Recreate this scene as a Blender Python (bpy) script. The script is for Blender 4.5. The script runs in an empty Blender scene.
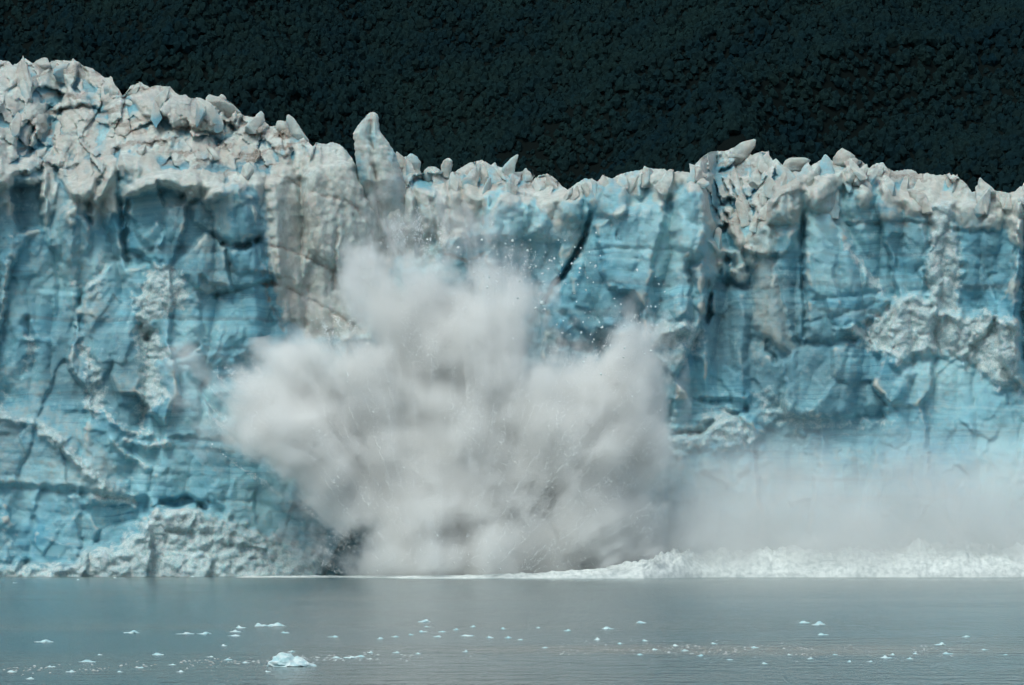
import bpy, bmesh, math, random
import numpy as np
from mathutils import Vector, noise as mnoise
R = math.radians
random.seed(7); rng = np.random.RandomState(11)
S = bpy.context.scene; COL = S.collection

# ------------------------------------------------------------------ camera
CH, HZ, F, D0 = 15.0, 516.0, 3120.0, 800.0          # camera height, horizon row, focal length (px), cliff distance
def at(px, py, Y): return ((px-512.0)/F*Y, Y, CH-(py-HZ)/F*Y)
cam = bpy.data.cameras.new('camera'); co = bpy.data.objects.new('camera', cam); COL.objects.link(co); S.camera = co
co.location = (0, 0, CH); co.rotation_euler = (R(90), 0, 0)
cam.sensor_width = 36; cam.sensor_fit = 'HORIZONTAL'; cam.lens = F/1024*36; cam.shift_y = (HZ-342.5)/1024
cam.clip_start = 1; cam.clip_end = 20000

# ------------------------------------------------------------------ tagging
def tag(o, label=None, cat=None, group=None, kind=None):
    if label: o['label'] = label
    if cat: o['category'] = cat
    if group: o['group'] = group
    if kind: o['kind'] = kind
    return o
def mesh_np(name, V, Fq, mat, parent=None, smooth=False, attr=None):
    me = bpy.data.meshes.new(name); V = np.ascontiguousarray(V, np.float32); Fq = np.ascontiguousarray(Fq, np.int32)
    n, k = Fq.shape
    me.vertices.add(len(V)); me.vertices.foreach_set('co', V.ravel())
    me.loops.add(n*k); me.loops.foreach_set('vertex_index', Fq.ravel())
    me.polygons.add(n); me.polygons.foreach_set('loop_start', np.arange(0, n*k, k, dtype=np.int32))
    me.polygons.foreach_set('loop_total', np.full(n, k, np.int32))
    me.update(calc_edges=True)
    me.polygons.foreach_set('use_smooth', np.full(n, smooth, bool))
    if attr is not None:
        a = me.color_attributes.new('ice', 'FLOAT_COLOR', 'POINT')
        a.data.foreach_set('color', np.ascontiguousarray(attr, np.float32).ravel())
    me.materials.append(mat)
    o = bpy.data.objects.new(name, me); COL.objects.link(o)
    if parent: o.parent = parent
    return o

# ------------------------------------------------------------------ numpy noise
PERM = rng.permutation(4096).astype(np.int64); RA = rng.rand(4096); RB = rng.rand(4096); RC = rng.rand(4096)
GA = RA*2*np.pi
def hsh(i, j, s=0): return PERM[(PERM[(i + 57*s) & 4095] + j + 131*s) & 4095]
def gn(x, y, s=0):
    i = np.floor(x).astype(np.int64); j = np.floor(y).astype(np.int64); fx = x-i; fy = y-j
    u = fx*fx*fx*(fx*(fx*6-15)+10); v = fy*fy*fy*(fy*(fy*6-15)+10)
    def g(a, b):
        t = GA[hsh(i+a, j+b, s)]; return np.cos(t)*(fx-a)+np.sin(t)*(fy-b)
    return ((g(0,0)*(1-u)+g(1,0)*u)*(1-v)+(g(0,1)*(1-u)+g(1,1)*u)*v)*1.5
def fbm(x, y, s=0, o=4, gain=.5):
    r = 0; a = 1; n = 0
    for k in range(o): r = r+a*gn(x*2**k, y*2**k, s+k*7); n += a; a *= gain
    return r/n
def ridg(x, y, s=0, o=4):
    r = 0; a = 1; n = 0
    for k in range(o): r = r+a*(1-np.abs(gn(x*2**k, y*2**k, s+k*5))*2); n += a; a *= .5
    return r/n
def voro(x, y, s=0, jit=.9):
    """cell value, two more cell randoms, offset to the seed, F1, F2-F1"""
    i = np.floor(x).astype(np.int64); j = np.floor(y).astype(np.int64)
    d1 = np.full(x.shape, 9.); d2 = np.full(x.shape, 9.); c = np.zeros(x.shape, np.int64); ox = np.zeros(x.shape); oy = np.zeros(x.shape)
    for a in (-1,0,1):
        for b in (-1,0,1):
            h = hsh(i+a, j+b, s); sx = i+a+.5+jit*(RA[h]-.5); sy = j+b+.5+jit*(RB[h]-.5)
            dx = x-sx; dy = y-sy; d = .55*np.sqrt(dx*dx+dy*dy)+.45*np.maximum(np.abs(dx),np.abs(dy))*1.15
            m = d < d1
            d2 = np.where(m, d1, np.minimum(d2, d)); c = np.where(m, h, c); ox = np.where(m, dx, ox); oy = np.where(m, dy, oy); d1 = np.where(m, d, d1)
    return RC[c], RA[PERM[c]], RB[PERM[c]], ox, oy, d1, d2-d1
def sst(a, b, x):
    t = np.clip((x-a)/(b-a), 0, 1); return t*t*(3-2*t)
def sdf(P, x, y):
    """signed distance to polygon, positive inside"""
    P = np.array(P, float); d = np.full(x.shape, 1e9); ins = np.zeros(x.shape, bool)
    for k in range(len(P)):
        ax, ay = P[k]; bx, by = P[(k+1) % len(P)]; ex, ey = bx-ax, by-ay
        t = np.clip(((x-ax)*ex+(y-ay)*ey)/(ex*ex+ey*ey+1e-9), 0, 1)
        d = np.minimum(d, (x-ax-t*ex)**2+(y-ay-t*ey)**2)
        if ay != by:
            ins ^= ((ay > y) != (by > y)) & (x < (bx-ax)*(y-ay)/(by-ay)+ax)
    return np.where(ins, np.sqrt(d), -np.sqrt(d))
def pline(P, x, y):
    d = np.full(x.shape, 1e9)
    for (ax, ay), (bx, by) in zip(P[:-1], P[1:]):
        ex, ey = bx-ax, by-ay; t = np.clip(((x-ax)*ex+(y-ay)*ey)/(ex*ex+ey*ey+1e-9), 0, 1)
        d = np.minimum(d, (x-ax-t*ex)**2+(y-ay-t*ey)**2)
    return np.sqrt(d)
def curve(pts, x):
    p = np.array(pts, float); return np.interp(x, p[:,0], p[:,1])

# ------------------------------------------------------------------ node helper
def mat(name):
    m = bpy.data.materials.new(name); m.use_nodes = True; nt = m.node_tree; nt.nodes.clear(); return m, nt
class N:
    def __init__(s, nt): s.nt = nt
    def __call__(s, typ, ins=None, **kw):
        n = s.nt.nodes.new(typ)
        for k, v in kw.items(): setattr(n, k, v)
        for k, v in (ins or {}).items():
            sk = n.inputs[k]
            if isinstance(v, bpy.types.NodeSocket): s.nt.links.new(v, sk)
            else: sk.default_value = v
        return n
    def math(s, op, a, b=0., c=None, clamp=False):
        ins = {0: a, 1: b}
        if c is not None: ins[2] = c
        return s('ShaderNodeMath', ins, operation=op, use_clamp=clamp).outputs[0]
    def vm(s, op, a, b=None, **k):
        ins = {0: a}
        if b is not None: ins['Scale' if op == 'SCALE' else 1] = b
        n = s('ShaderNodeVectorMath', ins, operation=op); return n.outputs['Value'] if op in ('LENGTH','DOT_PRODUCT') else n.outputs[0]
    def mr(s, v, a, b, c=0., d=1., smooth=False):
        return s('ShaderNodeMapRange', {'Value': v, 'From Min': a, 'From Max': b, 'To Min': c, 'To Max': d}, clamp=True, interpolation_type='SMOOTHSTEP' if smooth else 'LINEAR').outputs[0]
    def mix(s, f, a, b, bt='MIX'):
        n = s('ShaderNodeMix', {}, data_type='RGBA', blend_type=bt)
        for i, v in ((0, f), (6, a), (7, b)):
            if isinstance(v, bpy.types.NodeSocket): s.nt.links.new(v, n.inputs[i])
            else: n.inputs[i].default_value = (*v, 1) if isinstance(v, tuple) and len(v) == 3 else v
        return n.outputs[2]
    def noise(s, vec, scale, det=4., rough=.5, dist=0., col=False):
        n = s('ShaderNodeTexNoise', {'Vector': vec, 'Scale': scale, 'Detail': det, 'Roughness': rough, 'Distortion': dist}); return n.outputs['Color' if col else 'Fac']

# ------------------------------------------------------------------ ice material
m_ice, nt = mat('glacier_ice'); n = N(nt)
pos = n('ShaderNodeNewGeometry').outputs['Position']
A = n('ShaderNodeAttribute', attribute_name='ice', attribute_type='GEOMETRY').outputs['Color']
sep = n('ShaderNodeSeparateColor', {0: A}); blue, dirt, rub = sep.outputs[0], sep.outputs[1], sep.outputs[2]
warp = n.vm('SCALE', n.vm('SUBTRACT', n.noise(pos, .06, 3, col=True), (.5,.5,.5)), 9.)
pw = n.vm('ADD', pos, warp)
n_big = n.noise(pw, .09, 4, .6); n_mid = n.noise(pos, .55, 4, .6); n_fine = n.noise(pos, 2.2, 3, .6)
pws = n.vm('ADD', pos, n.vm('SCALE', warp, .42))
strv = n('ShaderNodeMapping', {'Vector': pws, 'Rotation': (0, R(6), 0), 'Scale': (.022, .022, 1.)}).outputs[0]
st1 = n.noise(strv, 1.1, 3, .6); st2 = n.noise(strv, .32, 3, .6)
white = n.mix(n.mr(n_mid, .35, .7), (.36,.405,.39), (.60,.645,.61))
white = n.mix(n.mr(n_big, .4, .72), white, (.455,.445,.405))
bl = n.mix(n.mr(n_big, .3, .7), (.085,.29,.395), (.245,.49,.555))
bl = n.mix(n.math('MULTIPLY', n.mr(st1, .36, .52, .75, 0.), n.mr(n.noise(pos, .075, 3, .55), .38, .60)), bl, (.07,.225,.31))
bl = n.mix(n.mr(st2, .56, .74, 0., .7), bl, (.35,.50,.53))
bl = n.mix(n.mr(st2, .42, .30, 0., .7), bl, (.14,.225,.26))
frost = n.math('MULTIPLY', n.mr(n_mid, .55, .72), n.mr(n_big, .40, .62))
n_huge = n.noise(pos, .028, 3, .5)
bl = n.mix(n.mr(n_huge, .36, .52, .6, 0.), bl, (.155,.255,.29))
bl = n.mix(n.mr(n_huge, .50, .66, 0., .7), bl, (.40,.61,.64))
bl = n.mix(n.math('MULTIPLY', frost, .6), bl, (.45,.58,.60))
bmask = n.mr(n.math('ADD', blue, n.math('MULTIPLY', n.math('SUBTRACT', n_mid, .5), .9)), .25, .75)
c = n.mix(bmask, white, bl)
rubc = n.mix(n.mr(n.math('ADD', n.math('MULTIPLY', n_fine, .55), n.math('MULTIPLY', n_mid, .45)), .40, .58), (.32,.455,.48), (.50,.575,.575))
c = n.mix(n.mr(n.math('ADD', rub, n.math('MULTIPLY', n.math('SUBTRACT', n_mid, .5), .9)), .3, .7), c, rubc)
dm = n.mr(n.math('ADD', dirt, n.math('MULTIPLY', n.math('SUBTRACT', n_fine, .5), .8)), .2, .95)
c = n.mix(n.math('MULTIPLY', n.mr(dm, 0., .5), .75), c, (.34,.315,.285))
c = n.mix(n.mr(dm, .45, 1.), c, (.16,.135,.11))
hgt = n.math('ADD', n.math('MULTIPLY', n.noise(pos, 1.9, 6, .68), 1.), n.math('MULTIPLY', st1, .35))
bump = n('ShaderNodeBump', {'Height': hgt, 'Strength': .40, 'Distance': 1.}).outputs[0]
pb = n('ShaderNodeBsdfPrincipled', {'Base Color': c, 'Roughness': n.mr(rub, 0, 1, .5, .85), 'IOR': 1.31, 'Normal': bump, 'Specular IOR Level': .35, 'Subsurface Weight': .55, 'Subsurface Radius': (.35,.8,1.), 'Subsurface Scale': 1.6})
nt.links.new(pb.outputs[0], n('ShaderNodeOutputMaterial').inputs[0])

# ------------------------------------------------------------------ the glacier front as one relief
SKY = [(-120,52),(-60,66),(-20,58),(0,60),(8,61),(13,65),(15,64),(25,58),(32,63),(35,62),(45,58),(48,62),(56,60),(78,61),(84,66),(92,68),(104,77),(110,78),(118,88),(122,96),(125,93),
 (130,86),(140,82),(150,87),(155,85),(170,87),(179,95),(186,94),(190,98),(198,98),(205,104),(208,98),(211,95),(222,97),(232,103),(242,114),(245,116),(256,117),(261,114),(264.5,121),(270,126),
 (276,126),(277,122),(286,121),(292,128),(300,132),(306,140),(313,146),(316,142),(325,144),(330,142),(340,144),(346,150),(352,158),(356,166),(362,176),(390,176),(402,158),(406,156),(412,172),(425,173),(431,169),(440,171),(453,173),
 (460,168),(468,163),(482,160),(492,165),(503,167),(516,172),(521,171),(526,169),(529,171),(531,183),(538,176),(547,173),(556,179),(562,186),(568,189),(578,182),(584,178),(592,179),(597,181),
 (604,176),(612,178),(625,172),(640,170),(650,168),(665,169),(668,172),(680,171),(687,172),(693,173),(695,164),(703,156),(712,151),(726,151),(733,147),(742,150),(752,155),(762,151),(768,152),(773,160),(776,158),(783,165),
 (792,164),(806,164),(811,166),(820,160),(825,155),(828,156),(830,160),(834,160),(842,158),(855,158),(861,160),(869,168),(876,163),(883,162),(888,168),(894,171),(910,169),(916,171),(918,174),(928,173),(938,175),(948,174),
 (955,175),(965,182),(972,192),(977,190),(981,187),(990,187),(996,191),(1003,191),(1010,193),(1015,191),(1020,186),(1024,185),(1040,178),(1070,182),(1100,190),(1130,176)]
RIM = [(-120,160),(0,168),(40,182),(60,196),(100,196),(120,165),(160,175),(220,190),(255,184),(275,178),(300,170),(345,165),(365,170),(400,195),(450,195),(490,196),(540,206),(600,186),(650,180),(700,178),(716,240),(750,242),(770,205),(800,190),(850,180),(900,200),(950,203),(1000,205),(1024,200),(1120,210)]
ST = .8
xs = np.arange(-100, 1124, ST); ys = np.arange(44, 584, ST)
X, Y = np.meshgrid(xs, ys); X = X.copy(); Y = Y.copy()
sk = curve(SKY, X) + .8*gn(X*.35, X*0+3.3, 5); rim = curve(RIM, X) + 9*fbm(X*.03, Y*.01, 9)
over = np.clip(sk-Y, 0, None)                       # rows above the skyline fold over to the back side
Yc = np.maximum(Y, sk)
wx = X+5*fbm(X*.05, Yc*.05, 21)+1.3*gn(X*.3, Yc*.3, 22); wy = Yc+5*fbm(X*.05, Yc*.05, 31)+1.3*gn(X*.3, Yc*.3, 32)
sx_ = X+1.6*gn(X*.12, Yc*.12, 23)+.35*gn(X*.45, Yc*.45, 24); sy_ = Yc+1.6*gn(X*.12, Yc*.12, 33)+.35*gn(X*.45, Yc*.45, 34)
P = curve([(-120,14),(0,10),(60,7),(120,8),(200,10),(256,10),(268,7),(300,1),(380,-6),(450,-3),(520,-1),(560,2),(650,6),(705,7),(718,-1),(760,2),(800,4),(850,4),(880,1),(930,2),(960,3),(1020,5),(1030,1),(1120,6)], X)
P = P*(1-sst(370,430,Yc))+sst(370,430,Yc)*curve([(-120,12),(0,9),(200,9),(300,5),(420,0),(600,3),(760,3),(1120,5)], X)
P += np.clip(Yc-300, 0, None)/275*5
up = np.clip(rim-Yc, 0, None); topz = sst(0, 18, up)
P -= up*.2564*1.25
BL = sst(-28, 62, Yc-rim+44*fbm(X/24, Yc/40, 11, 4))*(.82+.5*fbm(X/60, Yc/40, 12, 4)); DI = np.zeros_like(P); RU = np.zeros_like(P)
face = 1-topz
# broken blocks at three sizes
w_white = sst(0, 12, sdf([(262,150),(275,200),(280,300),(303,345),(372,340),(400,260),(470,235),(470,190),(400,120),(300,120)], X, Yc))
def blocks(sx, sy, s, amp, tilt, edge, mask=1., shear=0.):
    v, a, b, ox, oy, f1, e = voro((wx+shear*wy)/sx, wy/sy, s)
    h = amp*(v-.5)+tilt*((a-.5)*ox*2+(b-.45)*oy*2) - edge*(1-sst(0, .16, e))
    return h*mask, v
h, cid = blocks(58, 130, 1, 3.4, 4.0, .2, face*(1-.75*w_white), .15); P += h
h, _ = blocks(30, 54, 2, 1.3, 2.0, .0, (.25+.75*(1-.6*w_white)*face)*sst(-.3,.25,fbm(X/80,Yc/70,87)), -.2); P += h*.85
h, _ = blocks(17, 20, 7, .6, 1.2, .0, .8*face*(1-.5*w_white)*sst(-.1,.3,fbm(X/70,Yc/60,88)), .3); P += h*.9
h, v2 = blocks(34, 42, 3, 4.0, 6., .4, topz, .35); P += h
h, v3 = blocks(16, 20, 4, 1.6, 2.4, .0, topz, -.25); P += h
v4 = voro(wx/7, wy/5, 6)
P += (.4*(v4[0]-.5)+.5*(.5-v4[5]))*topz*.5
# buttresses: rounded columns parted by inward creases, each with a drooping head
def scallop(w_, s, hgt):
    v = wx/w_+.9*fbm(X/(w_*2.2), Yc/(w_*4.5), s, 2); i = np.floor(v); t = v-i-.5; r1 = RC[hsh(i.astype(np.int64), i.astype(np.int64)*0+3, s)]
    return hgt*(.45+.9*r1)*(np.sqrt(np.clip(1-(1.9*np.abs(t))**2.4, 0, 1))-.6)
P += (scallop(66, 401, 6.2)+scallop(29, 402, 2.2))*face*(1-.8*w_white)*(.45+.55*sst(430, 330, Yc)*1.0 if False else .4+.6*(1-sst(340, 440, Yc)))
# vertical fluting of the white wall
P += w_white*(1.7*ridg(wx/34, wy/260, 41, 2)+.45*ridg(wx/10, wy/110, 42, 2)-1.1)
# general roughness
P += 1.8*fbm(X/38, Yc/46, 51, 5, .5)+.16*fbm(X/5, Yc/4, 52, 3)
P += face*.08*gn(X/160, (Yc-.09*X)/5.5, 53)
BL = BL*(1-w_white*.92)+.25*w_white*sst(.1,.5,fbm(X/25,Yc/60,61))
DI += topz*(.60*sst(-.08,.32,fbm(wx/30, (wy+.2*wx)/8, 62, 4))+.22*sst(.55,1,v3))

def win(pts, m):
    q = np.array(pts, float); x0, y0 = q.min(0)-m-8; x1, y1 = q.max(0)+m+8
    j0, j1 = np.clip([int((x0-xs[0])/ST), int((x1-xs[0])/ST)+2], 0, nc); i0, i1 = np.clip([int((y0-ys[0])/ST), int((y1-ys[0])/ST)+2], 0, nr)
    # rows above the skyline share its picture row: take them along
    if (Yc[0, j0:max(j1, j0+1)] >= y0).any(): i0 = 0
    return slice(i0, i1), slice(j0, j1)
nr, nc = X.shape
def add(poly, p, gx=0, gy=0, e=3, r=0, soft=False, blue=None, dirt=None, rub=None):
    """raise (p>0) or cut back (p<0) a block in metres; r rounds its edge; then its ice type"""
    q = np.array(poly, float); cx, cy = q.mean(0); W = win(q, (soft or 0)+e+4)
    d = sdf(poly, sx_[W]+.6*(wx[W]-X[W]), sy_[W]+.6*(wy[W]-Yc[W])); m = sst(-e*.5, e*.5, d) if not soft else sst(-soft, soft, d)
    rr = r*(1-np.clip(d/max(e*4, 1), 0, 1))**2 if r else 0
    P[W] += m*(p+gx*(X[W]-cx)+gy*(Yc[W]-cy)-rr)
    k = max(5, soft or 0); mm = sst(-k*.5, k, d+4*gn(X[W]/7, Yc[W]/7, 77))
    for A_, v in ((BL, blue), (DI, dirt), (RU, rub)):
        if v is not None: A_[W] = A_[W]*(1-mm)+mm*(.25*A_[W]+.75*v)
def crack(pl, w, depth, dirt=0, wob=1.):
    W = win(pl, w*3+8); d = pline(pl, X[W]+wob*(sx_[W]-X[W])+.5*(wx[W]-X[W]), Yc[W]+wob*(sy_[W]-Yc[W])+.5*(wy[W]-Yc[W])); wv = w*(.75+.7*np.abs(gn(X[W]/11, Yc[W]/11, 78)*1.6)); m = np.exp(-(d/wv)**2)*sst(-.75, .1, gn(X[W]/16, Yc[W]/16, 79)+.25)
    P[W] -= depth*.75*m; DI[W] = np.maximum(DI[W], dirt*np.exp(-(d/(w*1.6+.6))**2)*sst(-.6,.3,gn(X[W]/9, Yc[W]/9, 80)))
def line_dirt(pl, w, a):
    W = win(pl, w*3+4); d = pline(pl, sx_[W], sy_[W]); DI[W] = np.maximum(DI[W], a*np.exp(-(d/w)**2)*sst(-.7,.3,gn(X[W]/12, Yc[W]/6, 83)))
def rubble(poly, p, soft=5, amt=1., a=1.):
    """crumbled heap of ice lumps"""
    W = win(poly, soft+12); d = sdf(poly, wx[W], wy[W]); soft = soft*1.6; m = sst(-soft, soft, d+5*gn(X[W]/9, Yc[W]/9, 75))
    u, v = wx[W]+.8*(sx_[W]-X[W]), wy[W]+.8*(sy_[W]-Yc[W])
    A1 = voro(u/11, v/8, 71); A2 = voro(u/4.5, v/3.6, 72)
    P[W] += m*(p*.8+.8*a*(.9*(.5-A1[5])+.6*(A1[0]-.5)+.3*(.5-A2[5])+.25*(A2[0]-.5)+1.5*fbm(X[W]/14, Yc[W]/12, 73)))
    RU[W] = np.maximum(RU[W], sst(-9, 9, d+11*fbm(X[W]/10, Yc[W]/8, 76, 4))*amt*.85)
    DI[W] = np.maximum(DI[W]*(1-m), m*.22*sst(.1,.5,fbm(X[W]/12,Yc[W]/8,74)))

# --- left bastion
add([(-60,120),(30,80),(50,110),(48,140),(40,184),(0,190),(-60,190)], 5, 0, .06, 3, 4, blue=.0, dirt=.25)
crack([(52,112),(50,128),(38,145),(30,150)], 5, 9); crack([(34,128),(30,142)], 2, 5)
add([(54,112),(80,104),(108,112),(116,150),(112,180),(98,205),(70,196),(52,165)], 5, 0, .09, 4, 5, dirt=.35, blue=0)
add([(58,64),(76,62),(92,110),(86,122),(72,108)], 3, -.1, 0, 2, 1, blue=.25)
add([(84,66),(108,80),(120,96),(104,104),(90,84)], 2.5, -.06, .0, 2, 1, blue=.35)
add([(124,96),(150,86),(180,96),(205,104),(224,120),(216,132),(180,126),(140,112)], 4, 0, .08, 3, 3, dirt=.4, blue=0)
add([(206,100),(222,97),(242,114),(238,126),(222,120)], 3, .05, .05, 2, 1, dirt=.3)
crack([(228,116),(234,130)], 1.8, 5)
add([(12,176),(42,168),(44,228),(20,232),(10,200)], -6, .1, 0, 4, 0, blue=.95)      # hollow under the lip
add([(44,160),(56,154),(66,160),(56,200),(44,232),(40,200)], 2.5, -.1, 0, 2, 1, blue=.35, dirt=.3)
add([(68,160),(72,200),(88,205),(92,250),(88,268),(64,262),(46,240),(46,200)], 1.5, -.06, .01, 2, 1, blue=.6)
add([(56,226),(74,206),(92,232),(88,252),(60,250)], 1.2, .08, -.03, 2, 0, blue=.65)
crack([(118,150),(119,190),(122,225),(127,262)], 2.2, 8); crack([(106,172),(90,200),(88,222)], 3, 5)
add([(122,198),(128,185),(160,172),(190,168),(224,172),(226,196),(212,202),(190,200),(165,188),(140,196)], 5.5, 0, -.03, 3, 3, blue=.12, dirt=.2)   # overhanging block
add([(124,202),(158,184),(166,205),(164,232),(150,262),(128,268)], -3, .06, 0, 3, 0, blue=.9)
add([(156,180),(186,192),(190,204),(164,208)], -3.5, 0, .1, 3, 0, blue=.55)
crack([(183,196),(190,190)], 2.6, 5)
add([(142,240),(158,222),(164,232),(162,246),(146,250)], 2.2, 0, -.06, 1.5, 0, blue=.7)
add([(192,206),(214,190),(234,180),(252,196),(262,230),(252,244),(230,242),(208,232),(194,222)], 4.2, .03, -.05, 2, 1.5, blue=.72)
crack([(224,244),(240,246),(258,238)], 2.4, 6)
add([(184,255),(205,232),(226,246),(230,288),(206,294),(180,275)], 3.2, .02, -.02, 2, 1, blue=.6)
add([(232,250),(260,244),(270,280),(254,290),(234,290)], 2.8, .02, 0, 2, 1, blue=.95)
crack([(214,296),(236,290),(262,284),(272,282)], 1.6, 4, .2)
rubble([(134,300),(150,268),(176,264),(192,300),(172,312),(150,326),(136,322)], 1)
rubble([(92,262),(100,246),(110,262),(104,300),(84,300)], .8, 4, .7)
rubble([(66,282),(78,276),(84,290),(72,294)], .8, 3, .8); rubble([(6,240),(18,232),(20,262),(8,262)], .6, 3, .5)
rubble([(74,344),(84,340),(92,352),(100,372),(108,410),(92,420),(84,404),(88,372)], -1, 4, .85)
rubble([(136,313),(152,316),(160,340),(176,352),(172,362),(158,362),(162,380),(170,398),(150,410),(142,430),(136,428),(140,390),(136,350)], -1.6, 4, .95)
rubble([(22,336),(36,334),(32,372),(24,378)], -.6, 3, .8)
rubble([(-40,398),(0,400),(2,372),(8,390),(10,412),(-10,420),(-40,420)], -1, 4, .6)
crack([(80,300),(80,330)], 2.4, 5); crack([(26,320),(30,334)], 3, 4); crack([(150,332),(146,340)], 2.6, 5); crack([(172,360),(196,346)], 2.4, 4)
add([(120,306),(134,300),(140,316),(144,372),(146,412),(118,404),(112,380),(114,330)], 1.6, -.04, 0, 2, 1)
add([(36,286),(76,296),(80,330),(88,360),(92,410),(60,412),(34,396),(34,330)], 1.2, .03, 0, 2, 1)
add([(-60,404),(0,404),(60,402),(130,420),(146,432),(250,446),(330,470),(420,500),(420,590),(-60,590)], 3.2, 0, .028, 4, 0, soft=7)          # lower shelf
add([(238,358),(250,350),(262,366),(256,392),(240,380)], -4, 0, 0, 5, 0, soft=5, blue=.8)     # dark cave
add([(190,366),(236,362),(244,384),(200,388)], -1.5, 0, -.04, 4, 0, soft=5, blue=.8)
add([(148,378),(260,396),(268,440),(146,436)], 1.2, 0, .02, 4, 0, blue=1.)
for pl, w in (([(-60,400),(-4,414),(10,420),(38,424),(62,442),(80,462),(100,478),(112,486)], 6), ([(40,436),(60,440),(66,450),(84,474),(104,486)], 4), ([(86,404),(106,416),(128,432),(150,436),(168,444)], 5), ([(112,440),(130,456),(150,468)], 3.5), ([(124,440),(150,446),(166,442)], 3)):
    d = pline(pl, wx, wy); m = np.exp(-(d/w)**2); P += 2.*m; RU = np.maximum(RU, .8*m*sst(-.5,.2,fbm(X/9,Yc/7,81))); P += m*.8*fbm(X/4,Yc/4,82)
add([(-60,404),(60,404),(110,450),(130,500),(-60,480)], .2, 0, 0, 8, 0, soft=8, blue=.52)
add([(-60,482),(80,488),(150,500),(150,520),(120,550),(60,540),(20,520),(-60,500)], -3.0, .0, -.03, 5, 0, soft=4, blue=.72)
for k, (y0, dd) in enumerate(((462,1.0),(474,1.2),(486,2.4),(497,1.6),(508,1.1),(520,1.1),(532,1.),(436,.8),(452,.9))):
    crack([(-90,y0-8),(0,y0),(80,y0+8),(160,y0+12),(250,y0+16)], 1.2, dd*.35, .30 if y0 == 486 else .0)
rubble([(83,504),(94,490),(104,486),(116,492),(122,484),(130,496),(135,508),(110,504)], 3, 3, .9, .8)
rubble([(-60,556),(0,566),(60,566),(90,552),(120,542),(140,524),(152,512),(164,506),(200,510),(232,520),(262,532),(300,545),(330,560),(340,590),(-60,590)], 7, 4, .95, 1.25)
rubble([(-40,512),(8,500),(14,520),(20,540),(30,556),(20,566),(-40,566)], 4, 6, .4, .8)
add([(214,512),(250,500),(300,520),(300,556),(262,540),(236,528)], 1, 0, 0, 4, 2, soft=5, blue=.7)
add([(152,510),(160,500),(184,496),(206,504),(206,512),(180,508)], -4, 0, 0, 3, 0)
for k in range(4): crack([(150+k*24,360+k*6),(200+k*20,352+k*7),(256,346+k*9)], 1.6, 1.1)

# --- white wall
add([(236,196),(252,186),(262,200),(268,250),(276,310),(302,346),(250,352),(226,300)], 0, 0, 0, 3, 0, blue=.95)
add([(262,178),(300,168),(350,160),(372,200),(384,260),(374,340),(304,344),(282,306),(268,230)], 2.5, .035, 0, 4, 2.5)
add([(305,145),(345,142),(356,160),(368,190),(374,224),(366,262),(330,268),(309,250),(303,200)], 3.2, -.03, 0, 2.5, 3, blue=.15, dirt=.08)
add([(264,182),(274,174),(288,180),(300,200),(303,262),(306,330),(284,322),(268,270)], 2.4, -.04, 0, 3, 3, blue=.1, dirt=.12)
add([(276,170),(300,160),(304,176),(280,184)], 1.6, 0, .06, 2, 1, dirt=.4)
crack([(290,150),(294,168),(301,186),(304,214),(302,250)], 2.2, 3.2, .15); crack([(336,228),(335,262),(333,290)], 1.6, 2.4)
crack([(356,170),(366,190),(372,206)], 2.4, 4); crack([(378,240),(380,268),(378,290)], 2, 3.5, .4); crack([(308,286),(306,330)], 1.6, 2)
for pl, dd in (([(271,247),(287,249),(303,255),(318,263),(334,271),(356,280),(378,291)], 2.), ([(271,283),(285,286),(299,295),(316,302),(334,314),(348,322),(364,331)], 2.4), ([(311,192),(330,196),(354,204),(370,228),(380,250)], 1.4), ([(274,176),(290,178),(300,186)], 1.5)):
    crack(pl, 1.1, dd*.6, .62); line_dirt(pl, 4.5, .42)
for pl in ([(374,241),(400,240),(429,238),(460,236),(492,240)], [(440,252),(470,262),(492,246)], [(262,262),(268,300),(284,330)]):
    crack(pl, 1.2, 1.4, .6); line_dirt(pl, 4, .35)
for x0 in (386, 402, 416, 432, 448, 462): crack([(x0-2,176),(x0,200),(x0+3,232),(x0+1,258)], 1.6, 2.4+1.2*(x0%3), .15)
add([(376,196),(398,182),(420,176),(436,190),(446,200),(440,238),(380,238)], 3.2, -.03, 0, 3, 3, blue=.3, dirt=.05)
add([(400,168),(424,176),(438,192),(434,200),(416,190),(404,182)], 2.4, 0, .03, 2, 1.5, blue=.55, dirt=0)
add([(440,184),(462,172),(478,182),(486,200),(470,230),(444,226)], 1.6, 0, 0, 2, 2, blue=.2, dirt=.35)
add([(398,242),(440,240),(440,270),(402,270)], -2, 0, 0, 3, 0, blue=.3)

# --- middle blue block
add([(458,240),(500,236),(560,244),(556,285),(545,305),(540,360),(440,360),(440,260)], -2.5, 0, 0, 2, 0, blue=1.)
add([(484,196),(500,188),(512,190),(530,212),(526,236),(500,246),(482,240)], 3.6, -.06, .02, 2, 2, blue=.85)
add([(524,202),(534,200),(556,222),(552,236),(526,238)], 2.4, -.08, 0, 2, 1, blue=.9)
add([(556,208),(562,200),(586,194),(590,214),(584,222),(562,220)], 2.4, .02, .03, 2, 2, blue=.7)
add([(586,200),(596,184),(610,179),(626,186),(628,210),(616,218),(596,214)], 4.6, .05, .02, 2, 2.5, blue=.8)
add([(636,176),(642,174),(644,196),(640,200),(636,196)], 3, .1, 0, 2, 0, blue=.8)
add([(654,184),(664,180),(676,184),(680,200),(664,210),(652,200)], 2.4, 0, .05, 2, 2, blue=.3)
add([(592,222),(620,206),(650,200),(668,204),(676,196),(686,184),(698,180),(706,192),(710,230),(704,256),(690,262),(690,330),(650,345),(590,340),(556,310),(570,270),(584,240)], 4, .015, .0, 2.5, 3, blue=.85)
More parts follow.
